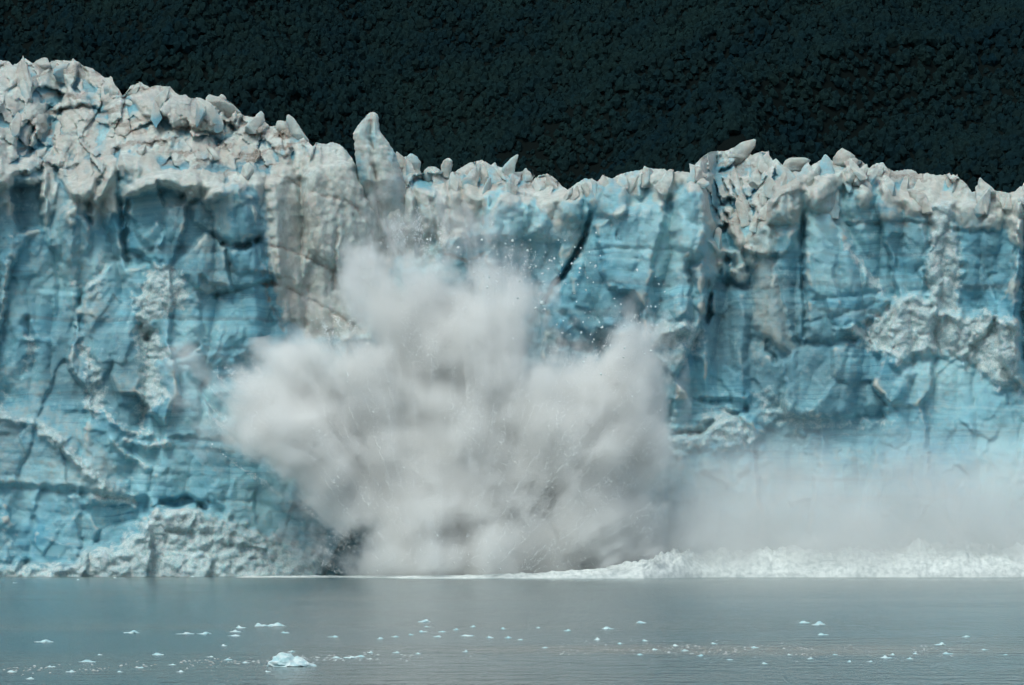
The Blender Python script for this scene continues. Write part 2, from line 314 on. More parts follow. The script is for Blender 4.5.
add([(676,196),(688,182),(700,182),(709,200),(710,236),(700,256),(684,258),(672,230)], 3, -.06, 0, 3, 3, blue=.8)
crack([(592,214),(586,234),(570,262),(556,284),(545,303)], 1.8, 8, .1, .4); crack([(584,242),(566,270),(552,292)], 2.8, 5, 0, .4)
crack([(616,231),(619,240)], 1.6, 4)
rubble([(600,212),(640,204),(652,214),(610,232),(596,232)], .4, 4, .5, .6)
rubble([(510,214),(556,226),(588,222),(582,244),(556,240),(530,238)], .6, 3, .6, .6)
line_dirt([(590,248),(630,246),(690,250)], 6, .22); crack([(586,250),(640,248),(700,252)], 1.2, 1.1, .2)
add([(652,276),(660,282),(664,320),(656,322),(650,300)], -1.6, 0, 0, 2, 0); add([(664,290),(684,284),(690,318),(668,322)], 1.5, -.06, 0, 2, 1.5)
add([(684,276),(692,272),(696,322),(686,320)], 1.8, -.1, 0, 2, 1.5); crack([(708,284),(709,300),(706,320)], 3.4, 9)
add([(692,266),(702,262),(706,284),(700,296),(692,292)], 2.5, 0, -.05, 1.5, 1.5, blue=.6)
rubble([(650,324),(668,318),(700,322),(708,336),(700,358),(664,352),(650,345)], .8, 4, .7)
for (cx, cy, r_) in ((606,326,11),(630,332,13),(646,346,10),(668,336,10),(684,330,9),(616,346,9)):
    add([(cx+r_*math.cos(t), cy+r_*.8*math.sin(t)) for t in np.linspace(0, 5.6, 8)], 2.2, 0, -.06, 2, 2.2)
rubble([(594,352),(620,344),(650,352),(680,350),(690,362),(640,366),(600,364)], .6, 4, .75)
crack([(560,344),(590,350)], 3, 4)
# --- between the blocks: dirty tilted blades and small blocks
add([(694,170),(704,158),(716,152),(716,176),(696,180)], 3, 0, .05, 2, 2, blue=0, dirt=.25); crack([(716,156),(715,176)], 1.4, 4)
for k in range(5):
    x0 = 704+k*9; add([(x0,178),(x0+8,172),(x0+26,214),(x0+20,222),(x0+10,206)], 2.4, -.25, .03, 1.5, .8, blue=.0, dirt=.08+.08*(k%2))
    crack([(x0,180),(x0+8,202),(x0+16,218)], 1.1, 2.6, .3)
add([(706,222),(716,214),(722,206),(736,208),(746,244),(738,250),(726,228),(712,230)], 3.4, .0, .02, 1.5, 1.5, blue=0, dirt=.5)
add([(710,234),(726,222),(738,246),(736,252),(712,246)], -2.5, 0, 0, 1.5, 0, blue=.7)
add([(736,206),(760,212),(772,226),(776,260),(790,320),(800,350),(790,360),(752,330),(748,270)], 2, .04, .0, 3, 2, blue=.45, dirt=.2)
rubble([(742,214),(764,218),(772,232),(776,270),(764,260),(750,240)], .5, 4, .5, .7)
for q in ([(708,240),(716,240),(727,250),(724,260),(714,256)], [(726,250),(742,248),(746,262),(744,270),(730,266)], [(744,246),(752,244),(758,262),(756,270),(746,266)], [(732,268),(744,264),(750,274),(746,285),(736,284),(730,276)], [(718,262),(730,260),(736,272),(728,284),(720,276)]):
    add(q, 4.2, -.05, -.12, 1.5, 2, blue=.55, dirt=0)
add([(708,262),(718,272),(728,286),(748,290),(752,312),(748,345),(750,400),(744,412),(706,416),(700,360),(708,320)], 3.6, .02, 0, 3, 3, blue=.9)
# --- right part
add([(768,224),(770,200),(776,178),(808,172),(810,200),(800,224),(786,222)], 5, -.05, -.03, 2.5, 2, blue=.55, dirt=.3)
add([(774,178),(784,172),(809,174),(806,190),(782,194),(770,208)], 2, 0, .08, 2, 1, blue=0, dirt=.55)
line_dirt([(770,200),(768,222),(780,236)], 5, .55)
add([(810,200),(814,172),(824,158),(830,162),(838,190),(838,214),(812,214)], 3.4, -.05, .03, 2.5, 2.5, blue=.4, dirt=.05)
add([(806,186),(818,186),(824,202),(816,212),(806,206)], 3, 0, -.04, 2, 2, blue=.4)
add([(777,228),(802,226),(803,300),(806,340),(792,340),(782,300),(776,262)], 2.4, -.02, 0, 2.5, 1.5, blue=.85)
add([(803,214),(830,214),(850,236),(862,262),(880,286),(891,300),(880,312),(856,326),(830,344),(804,340)], 4.4, .01, 0, 2.5, 2.5, blue=.85)
crack([(803,212),(802,240),(805,300),(806,340)], 1.6, 5)
rubble([(840,236),(850,240),(866,266),(884,284),(888,300),(872,290),(858,270)], .6, 3, .8, .7)
crack([(804,300),(840,298),(880,292)], 1.4, 1.6, .1); crack([(806,322),(840,316),(886,300)], 1.2, 1.2)
add([(832,206),(856,186),(872,184),(884,200),(912,214),(928,216),(932,240),(926,294),(894,296),(868,258),(850,230)], 1.5, 0, 0, 2.5, 2, blue=.8)
line_dirt([(850,222),(880,220),(912,224),(934,226)], 6, .42); crack([(848,224),(900,221),(934,224)], 1.4, 1.4, .3)
add([(866,222),(920,222),(930,292),(896,292),(872,258)], -1.2, 0, 0, 3, 0, blue=.95)
add([(856,196),(860,184),(868,182),(874,194),(872,206),(860,208)], 3.4, -.05, 0, 2, 2, blue=.3)
add([(902,196),(912,198),(922,210),(920,218),(906,216)], 2.2, 0, 0, 2, 1.5, blue=.2)
rubble([(926,206),(952,200),(956,226),(962,250),(960,290),(958,320),(936,318),(926,290),(922,262),(930,246),(934,226)], 2.6, 3, .8, .9)
add([(956,204),(984,200),(1004,218),(1002,232),(958,232)], 2.4, 0, -.02, 2, 2, blue=.4, dirt=.05)
add([(960,228),(1000,228),(1018,240),(1020,330),(1000,328),(976,312),(962,290)], 1.4, 0, 0, 3, 1, blue=1.)
line_dirt([(956,228),(998,230)], 4, .4); crack([(956,230),(1000,231)], 1.4, 2)
add([(1004,216),(1014,214),(1030,222),(1022,250),(1008,244)], 2.5, 0, 0, 2, 2, blue=.15)
crack([(1025,220),(1024,280),(1022,340),(1026,360)], 3.4, 10)
add([(1008,250),(1014,240),(1018,270),(1016,330),(1010,330)], 1.4, .1, 0, 2, 0, blue=.6)
rubble([(859,345),(850,330),(880,312),(896,298),(914,294),(930,300),(948,316),(990,312),(1016,322),(1022,340),(1018,380),(1000,392),(960,360),(930,350),(900,366),(878,350)], 3.6, 4, .95, 1.1)
add([(782,358),(806,342),(860,340),(900,352),(918,372),(906,396),(890,410),(840,418),(784,418)], 3.6, 0, .02, 3, 2.5, blue=.8)
add([(842,330),(856,324),(862,336),(852,342)], 2, 0, -.1, 1.5, 1, dirt=.4); crack([(830,345),(856,340)], 2, 3)
add([(744,336),(760,336),(792,352),(780,410),(745,412)], -1.2, 0, 0, 3, 0)
rubble([(748,390),(770,382),(800,410),(860,418),(900,412),(892,430),(800,432),(752,420)], 1, 5, .5, .8)
add([(895,380),(918,362),(960,356),(1000,392),(1024,388),(1060,420),(1060,590),(880,590),(884,430)], 4, 0, .01, 4, 3, blue=.75)
rubble([(1004,380),(1020,376),(1040,390),(1040,440),(1016,410)], 1, 4, .5, .7)
add([(656,402),(700,398),(746,400),(750,412),(712,424),(700,436),(656,436)], -2.5, 0, 0, 3, 0, blue=.9)
for y0 in (408,416,424,432): crack([(640,y0+2),(680,y0),(720,y0-2)], 1.1, .9, .2)
crack([(660,434),(700,432),(712,420)], 2.2, 4)
rubble([(640,440),(680,430),(704,414),(730,408),(752,420),(760,450),(700,450),(660,460)], 2.4, 4, .7)
add([(702,420),(712,412),(730,414),(748,430),(752,470),(730,490),(700,470)], 2.8, -.03, -.02, 2, 2, blue=.8)
add([(640,450),(1060,450),(1060,590),(640,590)], 4, 0, .03, 10, 0, soft=14, blue=.6)
crack([(768,340),(766,350),(776,362)], 2, 4)

P += .22*fbm(X/3.2, Yc/2.8, 91, 2)*(.15+.8*topz+RU)
# fresh hollows are clear blue ice, edges that stick out are coloured whiter in patches
def blur(A, k):
    for ax in (0, 1):
        c_ = np.cumsum(np.pad(A, [(k+1, k) if a == ax else (0, 0) for a in (0, 1)], mode='edge'), axis=ax)
        A = (np.take(c_, range(2*k+1, c_.shape[ax]), ax)-np.take(c_, range(0, c_.shape[ax]-2*k-1), ax))/(2*k+1)
    return A
kp = .14+.56*topz+.22*sst(.2,.8,RU)*(1-topz); P = P*kp+blur(blur(P, 2), 1)*(1-kp)
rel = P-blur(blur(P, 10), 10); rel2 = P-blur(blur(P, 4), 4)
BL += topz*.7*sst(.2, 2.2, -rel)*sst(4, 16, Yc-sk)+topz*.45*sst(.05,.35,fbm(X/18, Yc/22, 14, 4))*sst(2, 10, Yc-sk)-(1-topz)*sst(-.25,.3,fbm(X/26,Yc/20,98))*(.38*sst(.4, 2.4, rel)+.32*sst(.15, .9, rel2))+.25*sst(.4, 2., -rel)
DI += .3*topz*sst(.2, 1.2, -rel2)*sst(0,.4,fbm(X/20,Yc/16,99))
# 
Ys = D0-P+over*.2564*5+np.clip(over*.6, 0, 30)
Zp = CH-(Yc-HZ)/F*(D0-P)-over*.2564*.55
Xp = (X-512)/F*(D0-P)
V = np.stack([Xp, Ys, Zp], -1).reshape(-1, 3)
nr, nc = X.shape; idx = np.arange(nr*nc).reshape(nr, nc)
Fq = np.stack([idx[:-1,:-1], idx[1:,:-1], idx[1:,1:], idx[:-1,1:]], -1).reshape(-1, 4)
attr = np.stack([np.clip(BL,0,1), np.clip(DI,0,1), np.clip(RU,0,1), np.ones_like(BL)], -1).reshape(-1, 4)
glacier = bpy.data.objects.new('glacier', None); COL.objects.link(glacier)
# the empty stays at the origin of the cliff foot so that its parts keep world coordinates readable
tag(glacier, 'towering blue and dirty white glacier front standing in grey water below the dark forested slope', 'glacier')
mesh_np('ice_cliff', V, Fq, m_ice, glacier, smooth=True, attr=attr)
def Pat(px, py):
    j = int(round((px-xs[0])/ST)); i = int(round((py-ys[0])/ST)); return float(P[min(max(i,0),nr-1), min(max(j,0),nc-1)])

# ------------------------------------------------------------------ free-standing ice towers (seracs), lofted
def serac(rows, off=0., dep=.8, blue=.2, dirt=.2, seed=0, name='ice_tower', rough=.5, groove=None, ext=14):
    """rows: (py, left, right); the foot sinks into the relief behind it"""
    rows = sorted(rows); ry = np.array([r[0] for r in rows], float); xl = np.array([r[1] for r in rows], float); xr = np.array([r[2] for r in rows], float)
    cxt = (xl.mean()+xr.mean())/2; ytop = max(ry[0], float(curve(SKY, cxt))+6); pt = Pat(cxt, ytop)+off; yb_ = ry[-1]; pb_ = Pat((xl[-1]+xr[-1])/2, yb_)
    ry = np.append(ry, yb_+ext); xl = np.append(xl, xl[-1]+1); xr = np.append(xr, xr[-1]-1)
    M = max(14, int((ry[-1]-ry[0])*1.0)); K = 48; V = []; C = []
    for i in range(M+1):
        y = ry[0]+(ry[-1]-ry[0])*i/M; a = np.interp(y, ry, xl); b = np.interp(y, ry, xr)
        a += .7*mnoise.noise((y*.25, seed, 1)); b += .7*mnoise.noise((y*.25, seed, 5)); cx = (a+b)/2; hw = (b-a)/2
        t_ = np.clip((y-ytop)/max(yb_+ext-ytop, 1), 0, 1); hd = min(hw*.2564*dep, 5.)
        pl_ = pt*(1-t_)+(pb_-2.6-hd)*t_; Yd = D0-pl_
        for k in range(K):
            t = 2*math.pi*k/K; cs, sn = math.cos(t), math.sin(t)
            ex = math.copysign(abs(cs)**.75, cs)*(1+.05*mnoise.noise(Vector((y*.3, t*2, seed)))); ey = math.copysign(abs(sn)**.9, sn); px = cx+hw*ex
            Xw, _, Z = at(px, y, Yd)
            q = Vector((Xw*.3+seed, ey*hd*.3, Z*.10)); rr = 1+rough*(.6*mnoise.noise(q)+.3*mnoise.noise(q*2.7)+.28*mnoise.noise(q*6+Vector((3,0,0)))-.5*abs(mnoise.noise(q*1.9+Vector((7,0,0)))))
            dd = ey*hd*rr
            if groove and sn > 0:
                gxx = np.interp(y, [g[0] for g in groove], [g[1] for g in groove]); gd = np.interp(y, [g[0] for g in groove], [g[2] for g in groove]); dd -= gd*math.exp(-((px-gxx)/2.0)**2)
            V.append((Xw, Yd-dd, Z))
            bb = blue+.45*mnoise.noise(Vector((Xw*.25, seed, Z*.12))); C.append((min(1,max(0,bb)), max(0, dirt+.5*mnoise.noise(Vector((Xw*.15, seed+3, Z*.5)))), 0, 1))
    Fs = [(i*K+k, i*K+(k+1)%K, (i+1)*K+(k+1)%K, (i+1)*K+k) for i in range(M) for k in range(K)]
    n0 = len(V); V.append(tuple(np.mean(V[:K], 0)+np.array([0,0,.15]))); C.append(C[0])
    Fs += [(n0, (k+1)%K, k, k) for k in range(K)]
    me = bpy.data.meshes.new(name); me.from_pydata(V, [], [f if len(set(f)) == 4 else f[:3] for f in Fs]); me.update()
    a = me.color_attributes.new('ice', 'FLOAT_COLOR', 'POINT'); a.data.foreach_set('color', np.array(C, np.float32).ravel())
    me.polygons.foreach_set('use_smooth', np.ones(len(me.polygons), bool)); me.materials.append(m_ice)
    o = bpy.data.objects.new(name, me); COL.objects.link(o); o.parent = glacier; return o
t = serac([(112.5,370,375),(115,367,378),(122,361,379),(130,355,379.5),(134,353,382),(142,354,388),(153,355,395),(170,357,401),(190,360,406),(215,366,412),(240,374,418)], 3., 1.0, .3, .12, 3, rough=.35, ext=30,
    groove=[(120,372,.4),(134,370,2.6),(150,373,4.),(180,376,4.2),(205,379,4.),(240,384,2.5),(270,388,.5)])
t['label'] = 'tallest pale ice tower, pointed, with a dark cleft down its face'
serac([(154,409,413),(157,406.5,418),(163,406,421),(170,408,420),(178,410,423)], 0, .9, .45, .1, 5)
serac([(152,396,398),(158,394,405),(170,392,410)], 0, .9, .1, .4, 6)
serac([(158.5,446,450),(161,443,453),(166,441,452),(172,441,451)], 0, .8, .1, .2, 7, name='ice_blade')
serac([(167,428,436),(170,424,440),(178,423,444)], 0, .9, .1, .25, 8)
serac([(155,516,518.5),(158,511,518),(163,506,516),(168,502,515)], 0, .5, .25, .1, 9, name='ice_blade')
serac([(168.5,525,527),(173,522,529),(180,518,530)], 0, .7, .1, .15, 10, name='ice_blade')
serac([(115,287,290),(118,286,294),(124,287,298),(132,290,303),(140,293,309)], 0, .6, .2, .2, 11, name='ice_blade')
serac([(121,277,284),(124,276,288),(132,275,292)], 0, .8, .2, .25, 12)
serac([(111.5,260,262),(114,257,264),(118,254,264.5),(124,250,266)], 0, .6, .1, .2, 27, name='ice_blade')
serac([(139.5,752,756),(142,742,756),(146,736,755),(151,730,752),(157,728,748)], 0, .45, .15, .25, 13, name='ice_blade')
serac([(158,790,806),(160,786,810.5),(163,784,809),(168,782,802)], 0, .6, .1, .25, 14, name='ice_blade')
serac([(148.5,841,843),(152,837,850),(156,834,855),(160,833,855)], 0, .8, .1, .3, 15)
serac([(155,824,827),(160,821,831),(175,816,836),(195,812,840)], 3.2, .6, .45, .1, 16, ext=24)
serac([(178,979,981),(182,978,985),(187,978,992),(192,976,996)], 0, .8, .1, .2, 17)
serac([(58,42,47),(61,36,49),(68,30,52)], 0, .6, .1, .3, 28, name='ice_blade')
serac([(95,208,212),(98,206,220),(104,205,232),(112,207,241)], 1, .4, .1, .4, 29, name='ice_blade')

# leaning slabs and blades crowding the crest
def shard(px, py, w_, h_, tilt, seed, blue, dirt):
    rs = random.Random(seed); bm = bmesh.new(); k = D0/F
    for _ in range(13):
        u = rs.uniform(-1, 1); zz = rs.uniform(-1, 1); f = 1-.55*max(0, zz)**1.3
        bm.verts.new((u*w_*k*.5*f, rs.uniform(-1, 1)*w_*k*.42*f, zz*h_*k*.5))
    bm.verts.new((rs.uniform(-.3,.3)*w_*k, 0, h_*k*.58))
    r_ = bmesh.ops.convex_hull(bm, input=bm.verts[:]); bmesh.ops.delete(bm, geom=list({e for e in r_['geom_interior']+r_['geom_unused'] if isinstance(e, bmesh.types.BMVert)}), context='VERTS')
    bmesh.ops.triangulate(bm, faces=bm.faces[:])
    bmesh.ops.bevel(bm, geom=bm.edges[:], offset=w_*k*.035, segments=1, affect='EDGES')
    bmesh.ops.triangulate(bm, faces=bm.faces[:])
    bmesh.ops.subdivide_edges(bm, edges=bm.edges[:], cuts=3, use_grid_fill=True)
    c = np.array(at(px, py, D0-Pat(px, py)-.10*w_*k)); ta = R(tilt); q0 = Vector((seed*3.1, 0, 0))
    for v in bm.verts:
        p = v.co; d_ = .35*mnoise.noise(p*.45+q0)+.16*mnoise.noise(p*1.3+q0)+.08*mnoise.noise(p*3+q0); p = p*(1+d_*.55)
        v.co = (p.x*math.cos(ta)+p.z*math.sin(ta)+c[0], p.y+c[1]+p.z*.35, -p.x*math.sin(ta)+p.z*math.cos(ta)+c[2])
    me = bpy.data.meshes.new('serac'); bm.to_mesh(me); bm.free()
    co_ = np.zeros(len(me.vertices)*3, np.float32); me.vertices.foreach_get('co', co_); co_ = co_.reshape(-1, 3); zr = (co_[:,2]-c[2])/(h_*k*.5)
    C = np.stack([np.clip(blue-.25*zr+.5*gn(co_[:,0]*.3, co_[:,2]*.2, 7), 0, 1), np.clip(dirt+.5*gn(co_[:,0]*.15+zr*.2, co_[:,2]*.8, 9), 0, .5), co_[:,0]*0, co_[:,0]*0+1], -1)
    a = me.color_attributes.new('ice', 'FLOAT_COLOR', 'POINT'); a.data.foreach_set('color', C.astype(np.float32).ravel()); me.materials.append(m_ice)
    o = bpy.data.objects.new('serac', me); COL.objects.link(o); o.parent = glacier
rs0 = random.Random(21); n_sh = 0; tries = 0
while n_sh < 92 and tries < 3000:
    tries += 1; px = rs0.uniform(-10, 1030); ysk = float(curve(SKY, px)); yr = float(curve(RIM, px))
    if 262 < px < 372: continue
    w_ = rs0.uniform(9, 20); h_ = w_*rs0.uniform(1.1, 2.3); lo = ysk+h_*.5-rs0.uniform(0, 3)
    if lo > yr+4: continue
    py = lo if rs0.random() < .4 else rs0.uniform(lo, yr+4)
    shard(px, py, w_, h_, rs0.choice((-1, 1))*rs0.uniform(3, 32), 100+n_sh, rs0.choice((0., .1, .25, .45)), rs0.choice((.05, .2, .35))); n_sh += 1

# low seracs over the glacier's back, behind the crest (seen from the side)
gx = np.linspace(-150, 1180, 260); gy = np.linspace(0, 1, 60)
GX, GY = np.meshgrid(gx, gy); yb = D0+35+GY*330
zt = CH-(curve(SKY, GX)-HZ)/F*D0 - 16 - 0*GY
zb = zt+3.2*fbm(GX/14, GY*14, 95, 4)+2*ridg(GX/30, GY*9, 96)+GY*4-4
Vb = np.stack([(GX-512)/F*(D0+40), yb, zb], -1).reshape(-1, 3); ib = np.arange(GX.size).reshape(GX.shape)
Fb = np.stack([ib[:-1,:-1], ib[:-1,1:], ib[1:,1:], ib[1:,:-1]], -1).reshape(-1, 4)
at_b = np.stack([GX*0+.05, .3+.2*fbm(GX/20, GY*10, 97), GX*0, GX*0+1], -1).reshape(-1, 4)
mesh_np('ice_field', Vb, Fb, m_ice, glacier, smooth=True, attr=at_b)

# ------------------------------------------------------------------ hill and forest
m_hill, nt = mat('forest_floor'); n = N(nt)
pb = n('ShaderNodeBsdfPrincipled', {'Base Color': (.005,.008,.008,1), 'Roughness': 1., 'Specular IOR Level': 0.})
nt.links.new(pb.outputs[0], n('ShaderNodeOutputMaterial').inputs[0])
m_for, nt = mat('forest_canopy'); n = N(nt)
pos = n('ShaderNodeNewGeometry').outputs['Position']; rnd = n('ShaderNodeNewGeometry').outputs['Random Per Island']
c = n.mix(n.mr(n.noise(pos, .02, 4, .6), .35, .65), (.0040,.0150,.0215), (.0095,.0240,.0240))
c = n.mix(n.mr(rnd, 0, 1, 0, .6), c, (.0090,.0165,.0140))
c = n.mix(n.mr(n.noise(pos, .9, 2), .4, .65, 0, .6), c, (.0035,.0105,.0135))
pb = n('ShaderNodeBsdfPrincipled', {'Base Color': c, 'Roughness': 1., 'Specular IOR Level': 0.})
nt.links.new(pb.outputs[0], n('ShaderNodeOutputMaterial').inputs[0])
HY0, HY1 = 1230., 2100.
def hill_z(x, y):
    d = y-HY0
    g = 30*fbm(x/150+y/420, y/900-x/900, 101, 3)+70*ridg((x-.45*y)/260+.3*gn(x/200,y/200,105), y/700, 102, 2)+9*fbm(x/45, y/45, 103, 3)
    return -8+d*.75+g*np.clip(d/150, 0, 1)
hx = np.linspace(-900, 900, 220); hy = np.linspace(HY0, HY1, 110); HX, HYY = np.meshgrid(hx, hy); HZZ = hill_z(HX, HYY)
Vh = np.stack([HX, HYY, HZZ], -1).reshape(-1, 3); ih = np.arange(HX.size).reshape(HX.shape)
Fh = np.stack([ih[:-1,:-1], ih[:-1,1:], ih[1:,1:], ih[1:,:-1]], -1).reshape(-1, 4)
tag(mesh_np('hills', Vh, Fh, m_hill, None, True), kind='structure')
# crowns, all over the slope in view
bm = bmesh.new(); bmesh.ops.create_icosphere(bm, subdivisions=2, radius=1); cv = np.array([v.co[:] for v in bm.verts]); cf = np.array([[v.index for v in f.verts] for f in bm.faces]); bm.free()
variants = []
for k in range(8):
    q = cv.copy(); r_ = 1+.55*np.array([mnoise.noise(Vector(p)*1.7+Vector((k*9, 0, 0))) for p in cv])+.35*np.array([mnoise.noise(Vector(p)*4+Vector((k*5, 3, 0))) for p in cv])
    q *= r_[:,None]; q[:,2] *= 1.5; q[:,:2] *= (1.25-.35*cv[:,2:3]); variants.append(q)
sp = 2.9; pts = []
for yy in np.arange(1390, 1660, sp):
    w = 0.172*yy+40
    for xx in np.arange(-w, w, sp): pts.append((xx+random.uniform(-1.8,1.8), yy+random.uniform(-1.8,1.8)))
pts = np.array(pts); pz = hill_z(pts[:,0], pts[:,1])
Vt = np.zeros((len(pts), len(cv), 3), np.float32)
sz = rng.uniform(.8, 2.3, len(pts))*(1+.35*fbm(pts[:,0]/40, pts[:,1]/40, 111)); an = rng.rand(len(pts))*6.28; vr = rng.randint(0, 8, len(pts))
for k in range(8):
    m = vr == k; q = variants[k][None]*sz[m][:,None,None]; ca, sa = np.cos(an[m])[:,None], np.sin(an[m])[:,None]
    Vt[m,:,0] = q[:,:,0]*ca-q[:,:,1]*sa+pts[m,0][:,None]; Vt[m,:,1] = q[:,:,0]*sa+q[:,:,1]*ca+pts[m,1][:,None]; Vt[m,:,2] = q[:,:,2]+pz[m][:,None]+sz[m][:,None]*.5
Ft = (cf[None]+(np.arange(len(pts))*len(cv))[:,None,None]).reshape(-1, 3)
tag(mesh_np('forest', Vt.reshape(-1,3), Ft, m_for), 'dark forest covering the mountain slope behind the glacier', None, kind='stuff')

# ------------------------------------------------------------------ water
m_wat, nt = mat('fjord_water'); n = N(nt)
pos = n('ShaderNodeNewGeometry').outputs['Position']
mp = n('ShaderNodeMapping', {'Vector': pos, 'Scale': (.6, 1., 1.)}).outputs[0]
patch = n.noise(n('ShaderNodeMapping', {'Vector': pos, 'Scale': (.010, .022, 1.)}).outputs[0], 1., 3, .5)
h1 = n.noise(mp, .22, 4, .6); h2 = n.noise(n('ShaderNodeMapping', {'Vector': pos, 'Scale': (.9, .22, 1.)}).outputs[0], 1.1, 3, .6)
bump = n('ShaderNodeBump', {'Height': n.math('ADD', h1, n.math('MULTIPLY', h2, .7)), 'Strength': n.mr(patch, .42, .56, .35, .85), 'Distance': .55}).outputs[0]
c = n.mix(n.mr(patch, .4, .62), (.07,.125,.135), (.125,.16,.155))
sl_ = n('ShaderNodeMapping', {'Vector': n.vm('ADD', pos, n.vm('SCALE', n.noise(pos, .05, 3, .6, col=True), 22.)), 'Location': (39., 362., 11.), 'Scale': (36., 17., 30.)}, vector_type='TEXTURE').outputs[0]
c = n.mix(n.mr(n.vm('LENGTH', sl_), .45, 1.1, .8, 0.), c, (.215,.20,.17))
pb = n('ShaderNodeBsdfPrincipled', {'Base Color': c, 'Roughness': .17, 'IOR': 1.333, 'Normal': bump})
nt.links.new(pb.outputs[0], n('ShaderNodeOutputMaterial').inputs[0])
tag(mesh_np('water', np.array([(-4000,-200,0),(4000,-200,0),(4000,1400,0),(-4000,1400,0)]), np.array([[0,1,2,3]]), m_wat), kind='structure')
#--MORE--
# ------------------------------------------------------------------ the splash: a burst of spray (volume inside a closed lumpy hull)
def spray_mat(name, lobes, Yc_, O, dens, thr, amp, rate, streak=1., color=(.985,.99,.99), zfade=None):
    """lobes: (px, py, rx, ry, tilt, depth radius m, weight, dY)"""
    m, nt = mat(name); n = N(nt); pos = n('ShaderNodeNewGeometry').outputs['Position']
    v = n.vm('SUBTRACT', pos, O); r = n.vm('LENGTH', v); dr = n.vm('NORMALIZE', v)
    pol = n.vm('ADD', n.vm('SCALE', dr, 3.1), n('ShaderNodeCombineXYZ', {0: n.math('MULTIPLY', r, .016), 1: n.math('MULTIPLY', r, .011), 2: 0.}).outputs[0])
    pol2 = n.vm('ADD', n.vm('SCALE', dr, 17.), n('ShaderNodeCombineXYZ', {0: n.math('MULTIPLY', r, .05), 1: n.math('MULTIPLY', r, .04), 2: 0.}).outputs[0])
    rad = n.noise(pol, 1.3, 2, .55); rad2 = n.noise(pol2, 1.2, 3, .65)
    iso = n.noise(pos, .12, 6, .68)
    wv = n.vm('SCALE', n.vm('SUBTRACT', n.noise(pos, .05, 1, .5, col=True), (.5,.5,.5)), 16.)
    wv = n.vm('ADD', wv, n.vm('SCALE', v, n.math('MULTIPLY', n.math('SUBTRACT', rad, .5), -.42*streak)))
    p = n.vm('ADD', pos, wv); tot = None
    for (px, py, rx, ry, tilt, rd, wt, dy) in lobes:
        c = at(px, py, Yc_+dy); k = (Yc_+dy)/F
        q = n('ShaderNodeMapping', {'Vector': p, 'Location': c, 'Rotation': (0, R(-tilt) if False else R(tilt), 0), 'Scale': (rx*k, rd, ry*k)}, vector_type='TEXTURE').outputs[0]
        f = n.math('MULTIPLY', n.math('MAXIMUM', n.math('SUBTRACT', 1., n.vm('LENGTH', q)), 0.), wt)
        tot = f if tot is None else n.math('SMOOTH_MAX', tot, f, .12)
    fuzz = n.math('ADD', n.math('MULTIPLY', n.math('SUBTRACT', iso, .5), amp), n.math('MULTIPLY', n.math('SUBTRACT', rad2, .5), n.math('MULTIPLY', n.mr(r, 14., 45.), amp*.62*streak)))
    big = n.noise(pos, .055, 3, .55)
    fuzz = n.math('ADD', fuzz, n.math('MULTIPLY', n.math('SUBTRACT', big, .5), amp*.7))
    fuzz = n.math('MULTIPLY', fuzz, n.mr(tot, .08, .42, 1., .36))
    s = n.math('ADD', n.math('SUBTRACT', tot, thr), fuzz)
    gate = n.mr(tot, .0, .10)
    dd = n.math('MULTIPLY', n.math('POWER', n.mr(s, 0., .38), 1.7), gate)
    if zfade:
        z = n('ShaderNodeSeparateXYZ', {0: pos}).outputs[2]; dd = n.math('MULTIPLY', dd, n.mr(z, zfade[0], zfade[1], 1., 0., True))
    vol = n('ShaderNodeVolumePrincipled', {'Color': (*color, 1), 'Density': n.math('MULTIPLY', dd, dens), 'Anisotropy': .0})
    nt.links.new(vol.outputs[0], n('ShaderNodeOutputMaterial').inputs['Volume'])
    m.cycles.volume_step_rate = rate
    return m
def hull(name, lobes, Yc_, m, grow=1.0, zmin=.05, vox=2.5):
    bm = bmesh.new()
    for (px, py, rx, ry, tilt, rd, wt, dy) in lobes:
        k = (Yc_+dy)/F; c = at(px, py, Yc_+dy)
        b2 = bmesh.new(); bmesh.ops.create_icosphere(b2, subdivisions=3, radius=1)
        for v in b2.verts:
            x, y, z = v.co.x*rx*k*grow, v.co.y*rd*grow, v.co.z*ry*k*grow; a = R(tilt)
            x, z = x*math.cos(a)+z*math.sin(a), -x*math.sin(a)+z*math.cos(a)
            v.co = (x+c[0], y+c[1], max(z+c[2], zmin-.2*v.co.z*0))
        tm = bpy.data.meshes.new('t'); b2.to_mesh(tm); b2.free(); bm.from_mesh(tm); bpy.data.meshes.remove(tm)
    me = bpy.data.meshes.new(name); bm.to_mesh(me); bm.free()
    o = bpy.data.objects.new(name, me); COL.objects.link(o)
    md = o.modifiers.new('r', 'REMESH'); md.mode = 'VOXEL'; md.voxel_size = vox
    dg = bpy.context.evaluated_depsgraph_get(); nm = bpy.data.meshes.new_from_object(o.evaluated_get(dg)); nm.name = name
    o.modifiers.clear(); o.data = nm; nm.materials.clear(); nm.materials.append(m)
    for v in nm.vertices: v.co.z = max(v.co.z, zmin)
    return o
YS = 766.
LB = [(445,480,125,120,0,17,1.,0), (322,458,150,60,33,13,1.,-2), (332,420,118,52,22,13,.9,4), (275,446,78,42,18,9,.7,2), (420,340,66,138,-3,13,1.,2), (392,335,44,104,-8,10,.85,0), (504,345,44,120,6,10,.66,0), (462,360,70,108,0,12,.85,1),
      (475,410,120,96,0,15,.85,2), (556,445,104,92,-12,16,1.,0), (612,446,58,84,8,14,.9,0), (628,415,50,104,2,13,1.,-2), (470,560,160,66,0,17,1.,0), (585,520,78,86,0,16,.9,0), (366,392,58,92,-38,12,.85,0)]
O = at(440, 625, YS)
